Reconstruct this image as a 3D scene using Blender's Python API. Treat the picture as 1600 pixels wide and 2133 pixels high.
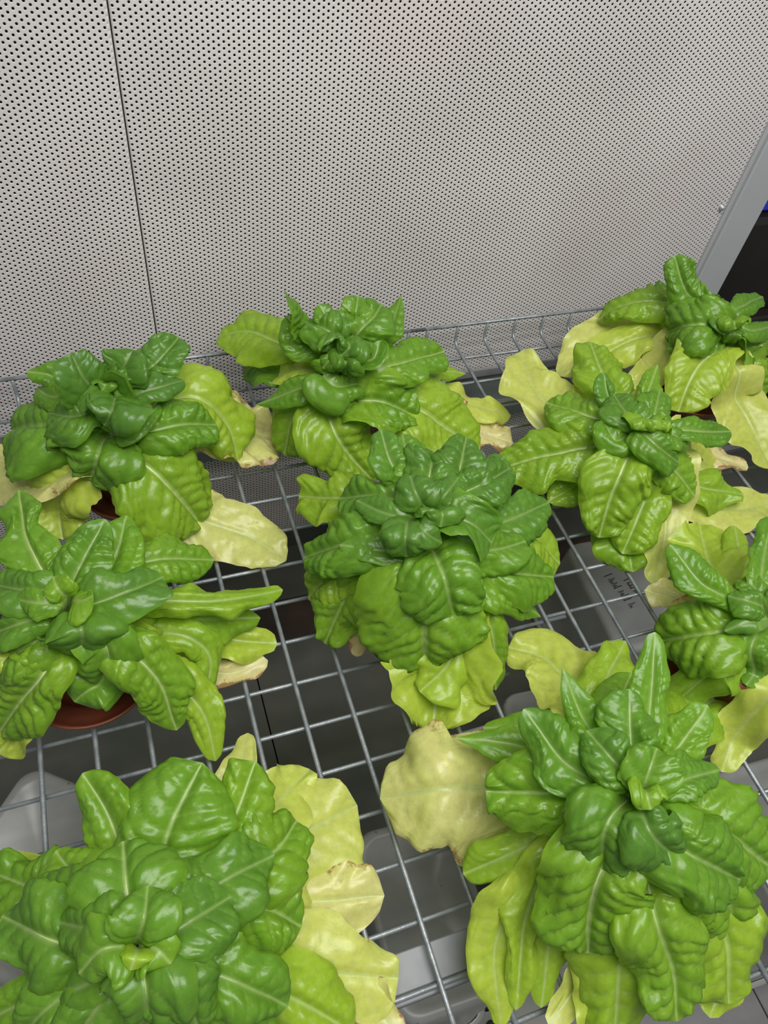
import bpy, math, random
import numpy as np
from mathutils import Matrix

# ------------------------------------------------------------------ camera, light, exposure
HS = 0.50                                   # height of the wire shelf above the chamber floor
CR = np.array([[0.94225478, -0.31512613, 0.11336421],
               [-0.17943708, -0.760869, -0.623603],
               [0.28276891, 0.56725117, -0.77347777]])      # camera right / down / forward
CC = np.array([-0.10374849, -0.64399265, 0.73616761 + HS])
CF = 1573.868                               # focal length in pixels of the 1600 px wide frame

for o in list(bpy.data.objects):
    bpy.data.objects.remove(o)
scene = bpy.context.scene
COL = scene.collection

cam = bpy.data.cameras.new('camera')
cam_o = bpy.data.objects.new('camera', cam)
COL.objects.link(cam_o)
cam.sensor_fit = 'HORIZONTAL'
cam.sensor_width = 36.0
cam.lens = CF / 1600.0 * 36.0
cam.clip_start = 0.01
M = Matrix.Identity(4)
for r in range(3):
    M[r][0] = CR[0][r]
    M[r][1] = -CR[1][r]
    M[r][2] = -CR[2][r]
    M[r][3] = CC[r]
cam_o.matrix_world = M
scene.camera = cam_o

world = bpy.data.worlds.new('world')
scene.world = world
world.use_nodes = True
world.node_tree.nodes['Background'].inputs[0].default_value = (0.95, 1.0, 0.98, 1)
world.node_tree.nodes['Background'].inputs[1].default_value = 0.22

def area(name, loc, rot, sx, sy, power, col):
    l = bpy.data.lights.new(name, 'AREA')
    l.shape = 'RECTANGLE'
    l.size, l.size_y, l.energy, l.color = sx, sy, power, col
    o = bpy.data.objects.new(name, l)
    COL.objects.link(o)
    o.location = loc
    o.rotation_euler = rot
    return o
# the growth chamber's fluorescent ceiling bank
for k, ly in enumerate((-1.15, -0.9, -0.65, -0.4)):
    area('ceiling_lamp_tube', (0.25, ly, HS + 1.75), (math.radians(14), 0, 0), 1.5, 0.09, 12.5, (1.0, 0.985, 0.965))

scene.view_settings.view_transform = 'Standard'
scene.view_settings.look = 'None'
scene.view_settings.gamma = 1.0
scene.view_settings.exposure = -0.3
scene.view_settings.use_curve_mapping = False

# ------------------------------------------------------------------ helpers
def at(px, py, z):
    """point of the scene at height z above the shelf that the pixel (px, py) shows"""
    d = CR.T @ np.array([(px - 800) / CF, (py - 1066.5) / CF, 1.0])
    t = (z + HS - CC[2]) / d[2]
    return CC + d * t

def proj(P):
    c = (np.asarray(P) - CC) @ CR.T
    return np.stack([800 + CF * c[..., 0] / c[..., 2], 1066.5 + CF * c[..., 1] / c[..., 2]], -1)

def mesh_np(name, V, F, mat=None, smooth=True):
    """mesh from a vertex array and an (n,3) or (n,4) face array, or a list of both"""
    me = bpy.data.meshes.new(name)
    V = np.asarray(V, dtype=np.float32)
    Fs = F if isinstance(F, list) else [F]
    Fs = [np.asarray(f, dtype=np.int32) for f in Fs if len(f)]
    me.vertices.add(len(V))
    me.vertices.foreach_set('co', V.ravel())
    nl = sum(f.size for f in Fs)
    nf = sum(len(f) for f in Fs)
    me.loops.add(nl)
    me.loops.foreach_set('vertex_index', np.concatenate([f.ravel() for f in Fs]))
    tot = np.concatenate([np.full(len(f), f.shape[1], dtype=np.int32) for f in Fs])
    st = np.concatenate([[0], np.cumsum(tot)[:-1]]).astype(np.int32)
    me.polygons.add(nf)
    me.polygons.foreach_set('loop_start', st)
    me.polygons.foreach_set('loop_total', tot)
    me.polygons.foreach_set('use_smooth', np.full(nf, smooth, dtype=bool))
    me.update(calc_edges=True)
    me.validate()
    if mat:
        me.materials.append(mat)
    return me

def link(name, me, parent=None, loc=None):
    o = bpy.data.objects.new(name, me)
    COL.objects.link(o)
    if parent is not None:
        o.parent = parent
    if loc is not None:
        o.location = loc
    return o

def tag(o, label=None, cat=None, group=None, kind=None):
    if label: o['label'] = label
    if cat: o['category'] = cat
    if group: o['group'] = group
    if kind: o['kind'] = kind
    return o

def grid_faces(nv, nu, wrap=False):
    i = np.arange(nv - 1)[:, None]
    j = np.arange(nu if wrap else nu - 1)[None, :]
    a = i * nu + j
    b = i * nu + (j + 1) % nu
    return np.stack([a, b, b + nu, a + nu], -1).reshape(-1, 4)

def tube(path, rad, n=8, caps=True):
    P = np.asarray(path, float)
    rad = np.broadcast_to(np.asarray(rad, float), (len(P),))
    T = np.gradient(P, axis=0)
    T /= np.linalg.norm(T, axis=1)[:, None]
    up = np.array([0.0, 0.0, 1.0])
    if abs(T[:, 2]).max() > 0.9 and abs(T[:, 0]).max() < 0.5:
        up = np.array([1.0, 0, 0])
    S = np.cross(T, up)
    S /= np.linalg.norm(S, axis=1)[:, None] + 1e-12
    N = np.cross(S, T)
    a = np.linspace(0, 2 * np.pi, n, endpoint=False)
    V = P[:, None] + rad[:, None, None] * (S[:, None] * np.cos(a)[None, :, None] + N[:, None] * np.sin(a)[None, :, None])
    V = V.reshape(-1, 3)
    F = [grid_faces(len(P), n, True)]
    if caps:
        k = len(V)
        V = np.vstack([V, P[:1], P[-1:]])
        j = np.arange(n)
        F.append(np.stack([(j + 1) % n, j, np.full(n, k)], 1))
        o = (len(P) - 1) * n
        F.append(np.stack([o + j, o + (j + 1) % n, np.full(n, k + 1)], 1))
    return V, F

def merge(parts):
    V, Fq, Ft, k = [], [], [], 0
    for v, fs in parts:
        V.append(v)
        for f in (fs if isinstance(fs, list) else [fs]):
            f = np.asarray(f)
            (Fq if f.shape[1] == 4 else Ft).append(f + k)
        k += len(v)
    out = []
    if Fq: out.append(np.vstack(Fq))
    if Ft: out.append(np.vstack(Ft))
    return np.vstack(V), out

def box(x0, x1, y0, y1, z0, z1, bev=0.0):
    """box, with chamfered edges when bev > 0 (three nested slabs joined to one convex hull)"""
    if bev <= 0:
        V = np.array([[x, y, z] for z in (z0, z1) for y in (y0, y1) for x in (x0, x1)], float)
        F = np.array([[0, 2, 3, 1], [4, 5, 7, 6], [0, 1, 5, 4], [2, 6, 7, 3], [0, 4, 6, 2], [1, 3, 7, 5]])
        return V, [F]
    def ring(i, z):
        a, b = x0 + i, x1 - i
        c, d = y0 + i, y1 - i
        e = bev
        return [[a + e, c, z], [b - e, c, z], [b, c + e, z], [b, d - e, z], [b - e, d, z], [a + e, d, z], [a, d - e, z], [a, c + e, z]]
    V = np.array(ring(bev, z0) + ring(0, z0 + bev) + ring(0, z1 - bev) + ring(bev, z1), float)
    F = [grid_faces(4, 8, True)]
    n = len(V)
    V = np.vstack([V, V[:8].mean(0), V[-8:].mean(0)])
    j = np.arange(8)
    F.append(np.stack([(j + 1) % 8, j, np.full(8, n)], 1))
    F.append(np.stack([24 + j, 24 + (j + 1) % 8, np.full(8, n + 1)], 1))
    return V, F

def lathe(profile, n=48, close=True):
    pr = np.asarray(profile, float)
    a = np.linspace(0, 2 * np.pi, n, endpoint=False)
    V = np.stack([pr[:, None, 0] * np.cos(a), pr[:, None, 0] * np.sin(a), np.repeat(pr[:, 1:], n, 1)], -1).reshape(-1, 3)
    return V, [grid_faces(len(pr), n, True)]

# ------------------------------------------------------------------ materials
def srgb(*c):
    c = np.asarray(c, float) / 255.0
    return np.where(c <= 0.04045, c / 12.92, ((c + 0.055) / 1.055) ** 2.4)

def new_mat(name):
    m = bpy.data.materials.new(name)
    m.use_nodes = True
    nt = m.node_tree
    return m, nt, nt.nodes['Principled BSDF']

def noise(nt, scale, detail=4, rough=0.5, coord='Object'):
    tc = nt.nodes.new('ShaderNodeTexCoord')
    n = nt.nodes.new('ShaderNodeTexNoise')
    n.inputs['Scale'].default_value = scale
    n.inputs['Detail'].default_value = detail
    n.inputs['Roughness'].default_value = rough
    nt.links.new(tc.outputs[coord], n.inputs['Vector'])
    return n

def ramp(nt, src, stops):
    r = nt.nodes.new('ShaderNodeValToRGB')
    e = r.color_ramp.elements
    while len(e) < len(stops):
        e.new(0.5)
    for k, (p, c) in enumerate(stops):
        e[k].position = p
        e[k].color = (*c, 1) if len(c) == 3 else c
    nt.links.new(src, r.inputs[0])
    return r

def surf(name, c1, c2, scale, rough=0.5, metal=0.0, lo=0.35, hi=0.65, bump=0.0, bscale=None, detail=5):
    m, nt, b = new_mat(name)
    n = noise(nt, scale, detail)
    r = ramp(nt, n.outputs['Fac'], [(lo, tuple(srgb(*c1))), (hi, tuple(srgb(*c2)))])
    nt.links.new(r.outputs[0], b.inputs['Base Color'])
    b.inputs['Roughness'].default_value = rough
    b.inputs['Metallic'].default_value = metal
    if bump > 0:
        n2 = noise(nt, bscale or scale * 4, 4)
        bp = nt.nodes.new('ShaderNodeBump')
        bp.inputs['Strength'].default_value = bump
        bp.inputs['Distance'].default_value = 0.002
        nt.links.new(n2.outputs['Fac'], bp.inputs['Height'])
        nt.links.new(bp.outputs[0], b.inputs['Normal'])
    return m

def wall_material():
    m, nt, b = new_mat('painted_perforated_sheet')
    n = noise(nt, 5.0, 5)
    r = ramp(nt, n.outputs['Fac'], [(0.35, tuple(srgb(208, 203, 202))), (0.65, tuple(srgb(220, 215, 214)))])
    n2 = noise(nt, 3.2, 3)
    pk = ramp(nt, n2.outputs['Fac'], [(0.53, (0, 0, 0)), (0.72, (0.45, 0.45, 0.45))])
    mx = nt.nodes.new('ShaderNodeMixRGB')
    nt.links.new(pk.outputs[0], mx.inputs[0])
    nt.links.new(r.outputs[0], mx.inputs[1])
    mx.inputs[2].default_value = (*srgb(212, 190, 187), 1)
    n3 = noise(nt, 26.0, 6, 0.7)
    st = ramp(nt, n3.outputs['Fac'], [(0.69, (0, 0, 0)), (0.8, (0.55, 0.55, 0.55))])
    mx2 = nt.nodes.new('ShaderNodeMixRGB')
    nt.links.new(st.outputs[0], mx2.inputs[0])
    nt.links.new(mx.outputs[0], mx2.inputs[1])
    mx2.inputs[2].default_value = (*srgb(150, 118, 84), 1)
    nt.links.new(mx2.outputs[0], b.inputs['Base Color'])
    b.inputs['Roughness'].default_value = 0.38
    return m

M_WALL = wall_material()
M_BACK = surf('dark_cavity_liner', (40, 35, 33), (50, 44, 41), 8, 0.8)
M_ZINC = surf('galvanised_wire', (128, 134, 138), (160, 165, 168), 60, 0.45, 0.5, bump=0.2, bscale=300)
M_STEEL = surf('dull_zinc_sheet', (112, 114, 118), (138, 140, 143), 14, 0.6, 0.15, bump=0.06)
M_FLOOR = surf('dark_steel_floor', (74, 78, 70), (98, 98, 90), 6, 0.30, 0.2, bump=0.05)
M_RUST = surf('rusty_floor_channel', (44, 35, 28), (66, 48, 36), 18, 0.6)
M_CHAN = surf('grey_green_channel', (108, 116, 112), (134, 140, 136), 10, 0.45, 0.3)
M_POST = surf('grey_enamel', (172, 174, 177), (180, 182, 185), 5, 0.42)
M_TERRA = surf('terracotta_plastic', (112, 56, 38), (128, 66, 44), 20, 0.5)
M_SOIL = surf('dark_potting_soil', (26, 19, 13), (64, 46, 32), 120, 0.95, bump=1.0, bscale=260)
M_STEM = surf('pale_lettuce_stem', (150, 160, 96), (186, 180, 130), 60, 0.5)
M_TILE = surf('grey_floor_tile', (104, 103, 104), (120, 119, 120), 12, 0.5)
M_DARK = surf('dark_brown_gap_shade', (16, 14, 12), (34, 28, 23), 6, 0.55)  # shade of the gap beyond the post, put into the colour
M_BLUE = surf('blue_plastic', (44, 52, 190), (58, 66, 214), 8, 0.4)
M_INK = surf('black_marker_ink', (18, 18, 20), (28, 28, 30), 40, 0.6)
M_SCREW = surf('bright_screw', (190, 192, 194), (214, 214, 214), 40, 0.3, 0.6)

def tub_material():
    m, nt, b = new_mat('milky_plastic')
    n = noise(nt, 9, 5)
    r = ramp(nt, n.outputs['Fac'], [(0.35, tuple(srgb(158, 158, 152))), (0.7, tuple(srgb(188, 190, 187)))])
    n3 = noise(nt, 70, 3, 0.6)
    st = ramp(nt, n3.outputs['Fac'], [(0.70, (0, 0, 0)), (0.76, (0.7, 0.7, 0.7))])
    mx = nt.nodes.new('ShaderNodeMixRGB')
    nt.links.new(st.outputs[0], mx.inputs[0])
    nt.links.new(r.outputs[0], mx.inputs[1])
    mx.inputs[2].default_value = (*srgb(84, 70, 54), 1)
    nt.links.new(mx.outputs[0], b.inputs['Base Color'])
    b.inputs['Roughness'].default_value = 0.32
    b.inputs['Transmission Weight'].default_value = 0.25
    return m
M_TUB = tub_material()

def leaf_material():
    m, nt, b = new_mat('lettuce_leaf')
    ca = nt.nodes.new('ShaderNodeAttribute')
    ca.attribute_name = 'pigment'
    ag = nt.nodes.new('ShaderNodeAttribute')
    ag.attribute_name = 'age'
    n = noise(nt, 140, 5, 0.6)
    hv = nt.nodes.new('ShaderNodeHueSaturation')
    mr = nt.nodes.new('ShaderNodeMapRange')
    mr.inputs[1].default_value, mr.inputs[2].default_value = 0.3, 0.7
    mr.inputs[3].default_value, mr.inputs[4].default_value = 0.9, 1.1
    nt.links.new(n.outputs['Fac'], mr.inputs[0])
    nt.links.new(mr.outputs[0], hv.inputs['Value'])
    nt.links.new(ca.outputs['Color'], hv.inputs['Color'])
    # brown necrotic spots, only on old leaves
    n2 = noise(nt, 42, 6, 0.75)
    sp = nt.nodes.new('ShaderNodeMath')
    sp.operation = 'MULTIPLY_ADD'
    nt.links.new(ag.outputs['Fac'], sp.inputs[0])
    sp.inputs[1].default_value = 0.16
    nt.links.new(n2.outputs['Fac'], sp.inputs[2])
    r = ramp(nt, sp.outputs[0], [(0.74, (0, 0, 0)), (0.82, (0.85, 0.85, 0.85))])
    mx = nt.nodes.new('ShaderNodeMixRGB')
    nt.links.new(r.outputs[0], mx.inputs[0])
    nt.links.new(hv.outputs[0], mx.inputs[1])
    mx.inputs[2].default_value = (*srgb(150, 104, 60), 1)
    nt.links.new(mx.outputs[0], b.inputs['Base Color'])
    b.inputs['Roughness'].default_value = 0.30
    b.inputs['Specular IOR Level'].default_value = 0.5
    n4 = noise(nt, 420, 3, 0.6)
    bp = nt.nodes.new('ShaderNodeBump')
    bp.inputs['Strength'].default_value = 0.18
    bp.inputs['Distance'].default_value = 0.001
    nt.links.new(n4.outputs['Fac'], bp.inputs['Height'])
    nt.links.new(bp.outputs[0], b.inputs['Normal'])
    tr = nt.nodes.new('ShaderNodeBsdfTranslucent')
    hs = nt.nodes.new('ShaderNodeHueSaturation')
    hs.inputs['Value'].default_value = 1.5
    hs.inputs['Saturation'].default_value = 1.05
    nt.links.new(mx.outputs[0], hs.inputs['Color'])
    nt.links.new(hs.outputs[0], tr.inputs['Color'])
    ms = nt.nodes.new('ShaderNodeMixShader')
    ms.inputs[0].default_value = 0.28
    nt.links.new(b.outputs[0], ms.inputs[1])
    nt.links.new(tr.outputs[0], ms.inputs[2])
    nt.links.new(ms.outputs[0], nt.nodes['Material Output'].inputs['Surface'])
    return m
M_LEAF = leaf_material()

def rib_material():
    m, nt, b = new_mat('leaf_midrib')
    ca = nt.nodes.new('ShaderNodeAttribute')
    ca.attribute_name = 'pigment'
    n = noise(nt, 90, 3)
    hv = nt.nodes.new('ShaderNodeHueSaturation')
    mr = nt.nodes.new('ShaderNodeMapRange')
    mr.inputs[3].default_value, mr.inputs[4].default_value = 0.9, 1.1
    nt.links.new(n.outputs['Fac'], mr.inputs[0])
    nt.links.new(mr.outputs[0], hv.inputs['Value'])
    nt.links.new(ca.outputs['Color'], hv.inputs['Color'])
    nt.links.new(hv.outputs[0], b.inputs['Base Color'])
    b.inputs['Roughness'].default_value = 0.4
    return m
M_RIB = rib_material()

# ------------------------------------------------------------------ the chamber: back wall of perforated sheet
YW = 0.225
SX, SZ, HR, HO, TH = 0.0053, 0.0064, 0.00140, 0.0019, 0.0005
def perforated(name, x0, x1, z0, z1, parent, edges=(True, True)):
    nx = int((x1 - x0) / SX)
    nz = int((z1 - z0) / SZ)
    ii, jj = np.meshgrid(np.arange(-1, nx + 2), np.arange(-1, nz + 2), indexing='ij')
    cx = x0 + SX * 0.6 + ii * SX
    cz = z0 + SZ * 0.5 + (jj + 0.5 * (ii % 2)) * SZ
    keep = (cx < x1 + 0.8 * SX) & (cz < z1 + 0.8 * SZ)
    cx, cz = cx[keep], cz[keep]
    solid = (cx < x0 + HO) | (cx > x1 - HO) | (cz < z0 + HO) | (cz > z1 - HO)       # no hole cut by an edge
    ro, ri = np.where(solid, 1e-5, HO)[:, None], np.where(solid, 0.8e-5, HR)[:, None]
    n = len(cx)
    a6 = np.arange(6) * np.pi / 3
    # shared hexagonal cell corners (flat-top cells that tile the lattice)
    ox = np.array([2 / 3, 1 / 3, -1 / 3, -2 / 3, -1 / 3, 1 / 3]) * SX
    oz = np.array([0, 0.5, 0.5, 0, -0.5, -0.5]) * SZ
    X = np.concatenate([cx[:, None] + ox, cx[:, None] + ro * np.cos(a6), cx[:, None] + ri * np.cos(a6)], 1)
    Z = np.concatenate([cz[:, None] + oz, cz[:, None] + ro * np.sin(a6), cz[:, None] + ri * np.sin(a6)], 1)
    Y = np.concatenate([np.zeros((n, 12)), np.full((n, 6), TH)], 1)
    X = np.clip(X, x0, x1)
    Z = np.clip(Z, z0, z1)
    # folded side edges
    rb = 0.0045
    for on, d in ((edges[0], X - x0), (edges[1], x1 - X)):
        if on:
            k = np.clip(1 - d / rb, 0, 1)
            Y = Y + rb * 0.5 * (1 - np.sqrt(np.clip(1 - k * k, 0, 1)))
    V = np.stack([X, Y + YW, Z + HS], -1).reshape(-1, 3)
    j = np.arange(6)
    f = np.concatenate([np.stack([j, (j + 1) % 6, 6 + (j + 1) % 6, 6 + j], 1),
                        np.stack([6 + j, 6 + (j + 1) % 6, 12 + (j + 1) % 6, 12 + j], 1)])
    F = (np.arange(n)[:, None, None] * 18 + f[None]).reshape(-1, 4)
    return link(name, mesh_np(name, V, F, M_WALL, smooth=False), parent)

wall = link('wall_back', None)
tag(wall, 'white perforated metal back wall of the growth chamber', kind='structure')
SEAM = -0.061
perforated('perforated_panel', SEAM + 0.0008, 0.826, -0.094, 0.60, wall)
perforated('perforated_panel', -0.42, SEAM - 0.0008, -0.094, 0.60, wall)
perforated('perforated_panel', -0.42, 0.826, -0.44, -0.205, wall, (False, False))
v, f = box(-0.42, 0.83, YW + 0.012, YW + 0.02, 0, HS + 0.60)
v2, f2 = box(SEAM - 0.004, SEAM + 0.004, YW + 0.0042, YW + 0.006, 0, HS + 0.60)
link('seam_strip', mesh_np('seam_strip', v2, f2, M_BACK, False), wall)
link('cavity_liner', mesh_np('cavity_liner', v, f, M_BACK, False), wall)
v, f = merge([box(-0.42, 0.826, YW - 0.001, YW + 0.010, HS - 0.112, HS - 0.0945, 0.0015)])
link('panel_hem', mesh_np('panel_hem', v, f, M_STEEL, False), wall)
v, f = merge([box(-0.42, 0.826, YW + 0.004, YW + 0.011, HS - 0.2, HS - 0.112), box(-0.42, 0.826, YW - 0.014, YW + 0.006, HS - 0.204, HS - 0.178, 0.002)])
link('wall_channel', mesh_np('wall_channel', v, f, M_CHAN, False), wall)
v, f = box(-0.42, 0.826, YW - 0.002, YW + 0.011, 0, HS - 0.44)
link('skirting', mesh_np('skirting', v, f, M_FLOOR, False), wall)

# corner post
post = link('trim_1', None)
tag(post, 'smooth grey enamelled corner post at the end of the perforated wall', kind='structure')
v, f = box(0.832, 0.893, YW - 0.010, YW + 0.05, 0, HS + 0.60, 0.002)
link('post_face', mesh_np('post_face', v, f, M_POST, False), post)
v, f = box(0.8255, 0.833, YW - 0.003, YW + 0.03, 0, HS + 0.60, 0.0012)
link('post_return', mesh_np('post_return', v, f, M_POST, False), post)
v, f = lathe([(0.0, 0.006), (0.0028, 0.0055), (0.004, 0.003), (0.004, 0.0), (0.0045, 0.0)], 16)
sc = link('screw_head', mesh_np('screw_head', v, f, M_SCREW), wall, (0.8155, YW, HS + 0.178))
sc.rotation_euler = (math.radians(90), 0, 0)

# floor: dark steel tray, a rusty channel and the tiles in front
floor = link('floor', None)
tag(floor, 'dark steel chamber floor under the wire shelf', kind='structure')
def slab(name, x0, x1, y0, y1, z0, z1, mat, bev=0.0):
    v, f = box(x0, x1, y0, y1, z0, z1, bev)
    return link(name, mesh_np(name, v, f, mat, False), floor)
slab('floor_plate', -0.42, 1.6, 0.105, YW + 0.02, -0.02, 0.0, M_FLOOR)
slab('floor_channel', -0.42, 1.6, 0.018, 0.105, -0.03, -0.018, M_RUST)
slab('floor_plate', -0.42, 0.008, -0.66, 0.017, -0.02, 0.0, M_FLOOR)
slab('floor_plate', 0.0105, 1.0, -0.66, 0.017, -0.02, 0.0, M_FLOOR)
slab('floor_base', -0.42, 1.6, -0.66, YW, -0.05, -0.031, M_RUST)
for i in range(7):
    for j in range(2):
        slab('floor_tile', -0.6 + i * 0.3, -0.302 + i * 0.3, -0.96 - j * 0.3, -0.663 - j * 0.3, -0.03, -0.004, M_TILE, 0.001)
slab('floor_tile', 1.003, 1.6, -0.66, 0.017, -0.03, -0.004, M_TILE, 0.001)
slab('floor_tile', 0.9, 1.9, YW + 0.03, 1.4, -0.03, -0.004, M_TILE, 0.001)
drain_p = at(975, 2128, -HS)
rng = np.random.default_rng(4)
# drain strainer: disc with round holes
def ring_plate(r_out, holes, z):
    V, F = [], []
    v, f = lathe([(r_out, z - 0.003), (r_out, z), (r_out - 0.004, z + 0.0015)], 48)
    return v, f
drain = link('drain_strainer', None, None, (float(drain_p[0]), float(drain_p[1]), 0.001))
tag(drain, 'round dark metal floor drain strainer with holes', 'drain')
v, f = lathe([(0.0, 0.002), (0.044, 0.002), (0.05, 0.004), (0.054, 0.004), (0.056, 0.0)], 48)
link('strainer_plate', mesh_np('strainer_plate', v, f, M_FLOOR), drain)
hv, hf = lathe([(0.0, 0.0), (0.0065, 0.0), (0.0065, 0.0008), (0.0075, 0.0008)], 20)
hm = mesh_np('drain_hole', hv, hf, M_INK)
for k in range(8):
    a = k * math.pi / 4 + 0.3
    link('drain_hole', hm, drain, (0.032 * math.cos(a), 0.032 * math.sin(a), 0.0022))

# dark gap beyond the post: blue crate on an added block coloured as shade
gap_block = link('gap_shade_block', None, None, (1.24, 0.34, 0.0))
tag(gap_block, 'added dark brown casing in shadow beyond the grey corner post', 'cabinet')
v, f = box(-0.3, 0.5, 0.0, 0.3, 0.0, 0.57, 0.01)
link('block', mesh_np('block', v, f, M_DARK, False), gap_block)
v, f = box(-0.3, 0.5, -0.02, 0.0, 0.06, 0.3, 0.004)
link('front_panel', mesh_np('front_panel', v, f, M_DARK, False), gap_block)
v, f = box(-0.3, 0.5, -0.03, 0.0, 0.33, 0.36, 0.004)
link('edge_strip', mesh_np('edge_strip', v, f, M_DARK, False), gap_block)
bx = link('blue_crate', None, None, (1.24, 0.36, 0.57))
tag(bx, 'blue plastic crate standing on the added dark casing', 'crate')
v, f = merge([box(-0.28, 0.45, 0.0, 0.25, 0.0, 0.3, 0.008), box(-0.29, 0.46, -0.01, 0.26, 0.27, 0.31, 0.004)])
link('crate_body', mesh_np('crate_body', v, f, M_BLUE, False), bx)

# ------------------------------------------------------------------ wire shelves
WR, WC = 0.0023, 0.0025            # radii of cross wires and of the wires running to the wall
def wire_shelf(label, cols, x0, x1, rows, front):
    s = link('wire_shelf', None, None, (0.5 * (x0 + x1), -0.2, HS))
    tag(s, label, 'shelf', 'galvanised wire mesh shelves')
    mx, my = 0.5 * (x0 + x1), -0.2
    yb = 0.178
    arc = [(yb + 0.014 * math.sin(t), 0.014 * (1 - math.cos(t))) for t in np.linspace(0, math.pi / 2, 6)]
    path = [(0, front - my, 0)] + [(0, y - my, 0) for y in np.linspace(front + 0.05, yb - 0.02, 6)] + [(0, y - my, z) for y, z in arc] + [(0, yb + 0.014 - my, 0.034)]
    v, f = tube(path, WC, 8)
    cm = mesh_np('wire', v, f, M_ZINC)
    for c in cols:
        link('wire', cm, s, (c - mx, 0, 0))
    v, f = tube([(x0 - mx, 0, 0), (0, 0, 0), (x1 - mx, 0, 0)], WR, 8)
    rm = mesh_np('wire', v, f, M_ZINC)
    for r in rows:
        link('wire', rm, s, (0, r - my, -WR - WC + 0.0004))
    v, f = tube([(x0 - mx, 0, 0), (0, 0, 0), (x1 - mx, 0, 0)], 0.0026, 8)
    link('top_rail', mesh_np('top_rail', v, f, M_ZINC), s, (0, yb + 0.014 - my, 0.034))
    return s
rowsL = [0.155] + [0.10 - 0.05 * k for k in range(15)] + [-0.645]
wire_shelf('galvanised wire mesh shelf with upturned back rail under the dark green lettuces', [-0.40 + 0.05 * k for k in range(15)], -0.415, 0.327, rowsL, -0.655)
rowsR = [0.160] + [0.105 - 0.05 * k for k in range(15)] + [-0.68]
wire_shelf('galvanised wire mesh shelf joining on beside the grey corner post', [0.331 + 0.05 * k for k in range(10)], 0.303, 0.80, rowsR, -0.69)

beam = link('support_beam', None, None, (0.2, -0.585, HS))
tag(beam, 'flat grey metal support beam with a lipped edge under the wire shelf', 'beam')
v, f = merge([box(-0.62, 0.75, -0.012, 0.018, -0.016, -0.0088, 0.001), box(-0.62, 0.75, -0.020, -0.012, -0.03, -0.0092, 0.001)])
link('beam_channel', mesh_np('beam_channel', v, f, M_STEEL, False), beam)

# ------------------------------------------------------------------ plastic tubs on the floor
def rounded_rect(hx, hy, r, n=6):
    pts = []
    for cx, cy, a0 in ((hx - r, hy - r, 0), (-hx + r, hy - r, 90), (-hx + r, -hy + r, 180), (hx - r, -hy + r, 270)):
        for k in range(n + 1):
            a = math.radians(a0 + 90 * k / n)
            pts.append((cx + r * math.cos(a), cy + r * math.sin(a)))
    return np.array(pts)

def tub(label, cx, cy, lx, ly, h, rot):
    t = link('plastic_tub', None, None, (cx, cy, 0.001))
    t.rotation_euler = (0, 0, math.radians(rot))
    tag(t, label, 'tub', 'milky plastic tubs under the shelf')
    prof = [(1.0, 0.0), (0.985, 0.006), (0.965, 0.5), (0.93, 0.955), (0.915, 0.985), (0.88, 1.0), (0.8, 1.0), (0.78, 0.985), (0.0, 0.985)]
    rr = rounded_rect(lx / 2, ly / 2, 0.03)
    V = np.vstack([np.column_stack([rr * (s if s > 0 else 0.001), np.full(len(rr), z * h)]) for s, z in prof])
    link('tub_body', mesh_np('tub_body', V, [grid_faces(len(prof), len(rr), True)], M_TUB), t)
    rr2 = rounded_rect(lx / 2 + 0.008, ly / 2 + 0.008, 0.034)
    V = np.vstack([np.column_stack([rr2 * s, np.full(len(rr2), z)]) for s, z in ((0.95, 0.0), (1.0, 0.0), (1.0, 0.009), (0.95, 0.009))])
    link('tub_rim', mesh_np('tub_rim', V, [grid_faces(4, len(rr2), True)], M_TUB), t)
    return t

def tub_at(label, px, py, lx, ly, h, rot):
    """place the tub so that the corner of its flat base farthest to the left and to the wall shows at the pixel"""
    P = at(px, py, -HS + h)
    a = math.radians(rot)
    ex, ey = lx * 0.46, -ly * 0.46
    return tub(label, P[0] + ex * math.cos(a) - ey * math.sin(a), P[1] + ex * math.sin(a) + ey * math.cos(a), lx, ly, h, rot)

t1 = tub_at('upturned milky plastic tub with handwriting in black marker on its base', 1176, 1135, 0.24, 0.24, 0.20, -3)
tub_at('small upturned milky plastic tub beside the tub with handwriting', 1040, 1450, 0.16, 0.10, 0.16, -4)
tub_at('upturned milky plastic tub turned cornerwise below the left pots', 60, 1590, 0.22, 0.24, 0.20, -38)
tub_at('upturned milky plastic tub under the flat grey support beam', 735, 1740, 0.15, 0.24, 0.20, -2)
tub_at('upturned milky plastic tub close to the support beam end', 1000, 1700, 0.15, 0.18, 0.17, 8)
tub_at('upturned milky plastic tub with brown specks under the right shelf', 1470, 1615, 0.24, 0.26, 0.20, -2)
# handwriting: one pen line over the flat base, running away from the wall
def pen(parent, x, y, z, ang, size, seed, n):
    r = np.random.default_rng(seed)
    parts, c, s = [], math.cos(ang), math.sin(ang)
    for k in range(n):
        u0 = k * size * 0.75
        zig = [(u0, 0), (u0 + size * 0.1, size * r.uniform(0.7, 1.3)), (u0 + size * 0.35, size * r.uniform(-0.1, 0.3)), (u0 + size * 0.5, size * r.uniform(0.3, 0.8)), (u0 + size * 0.62, 0)]
        if k % 3 == 0:
            zig = [(u0, -size * 0.2), (u0 + size * 0.05, size * 1.2)]
        P = np.array([(x + a * c - b * s, y + a * s + b * c, z) for a, b in zig])
        parts.append(tube(P, 0.0007, 5))
    v, f = merge(parts)
    link('handwriting', mesh_np('handwriting', v, f, M_INK), parent)
pen(t1, -0.065, 0.035, 0.2 * 0.985 + 0.0006, math.radians(-78), 0.012, 3, 8)
pen(t1, -0.035, 0.02, 0.2 * 0.985 + 0.0006, math.radians(-78), 0.008, 5, 6)

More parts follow.
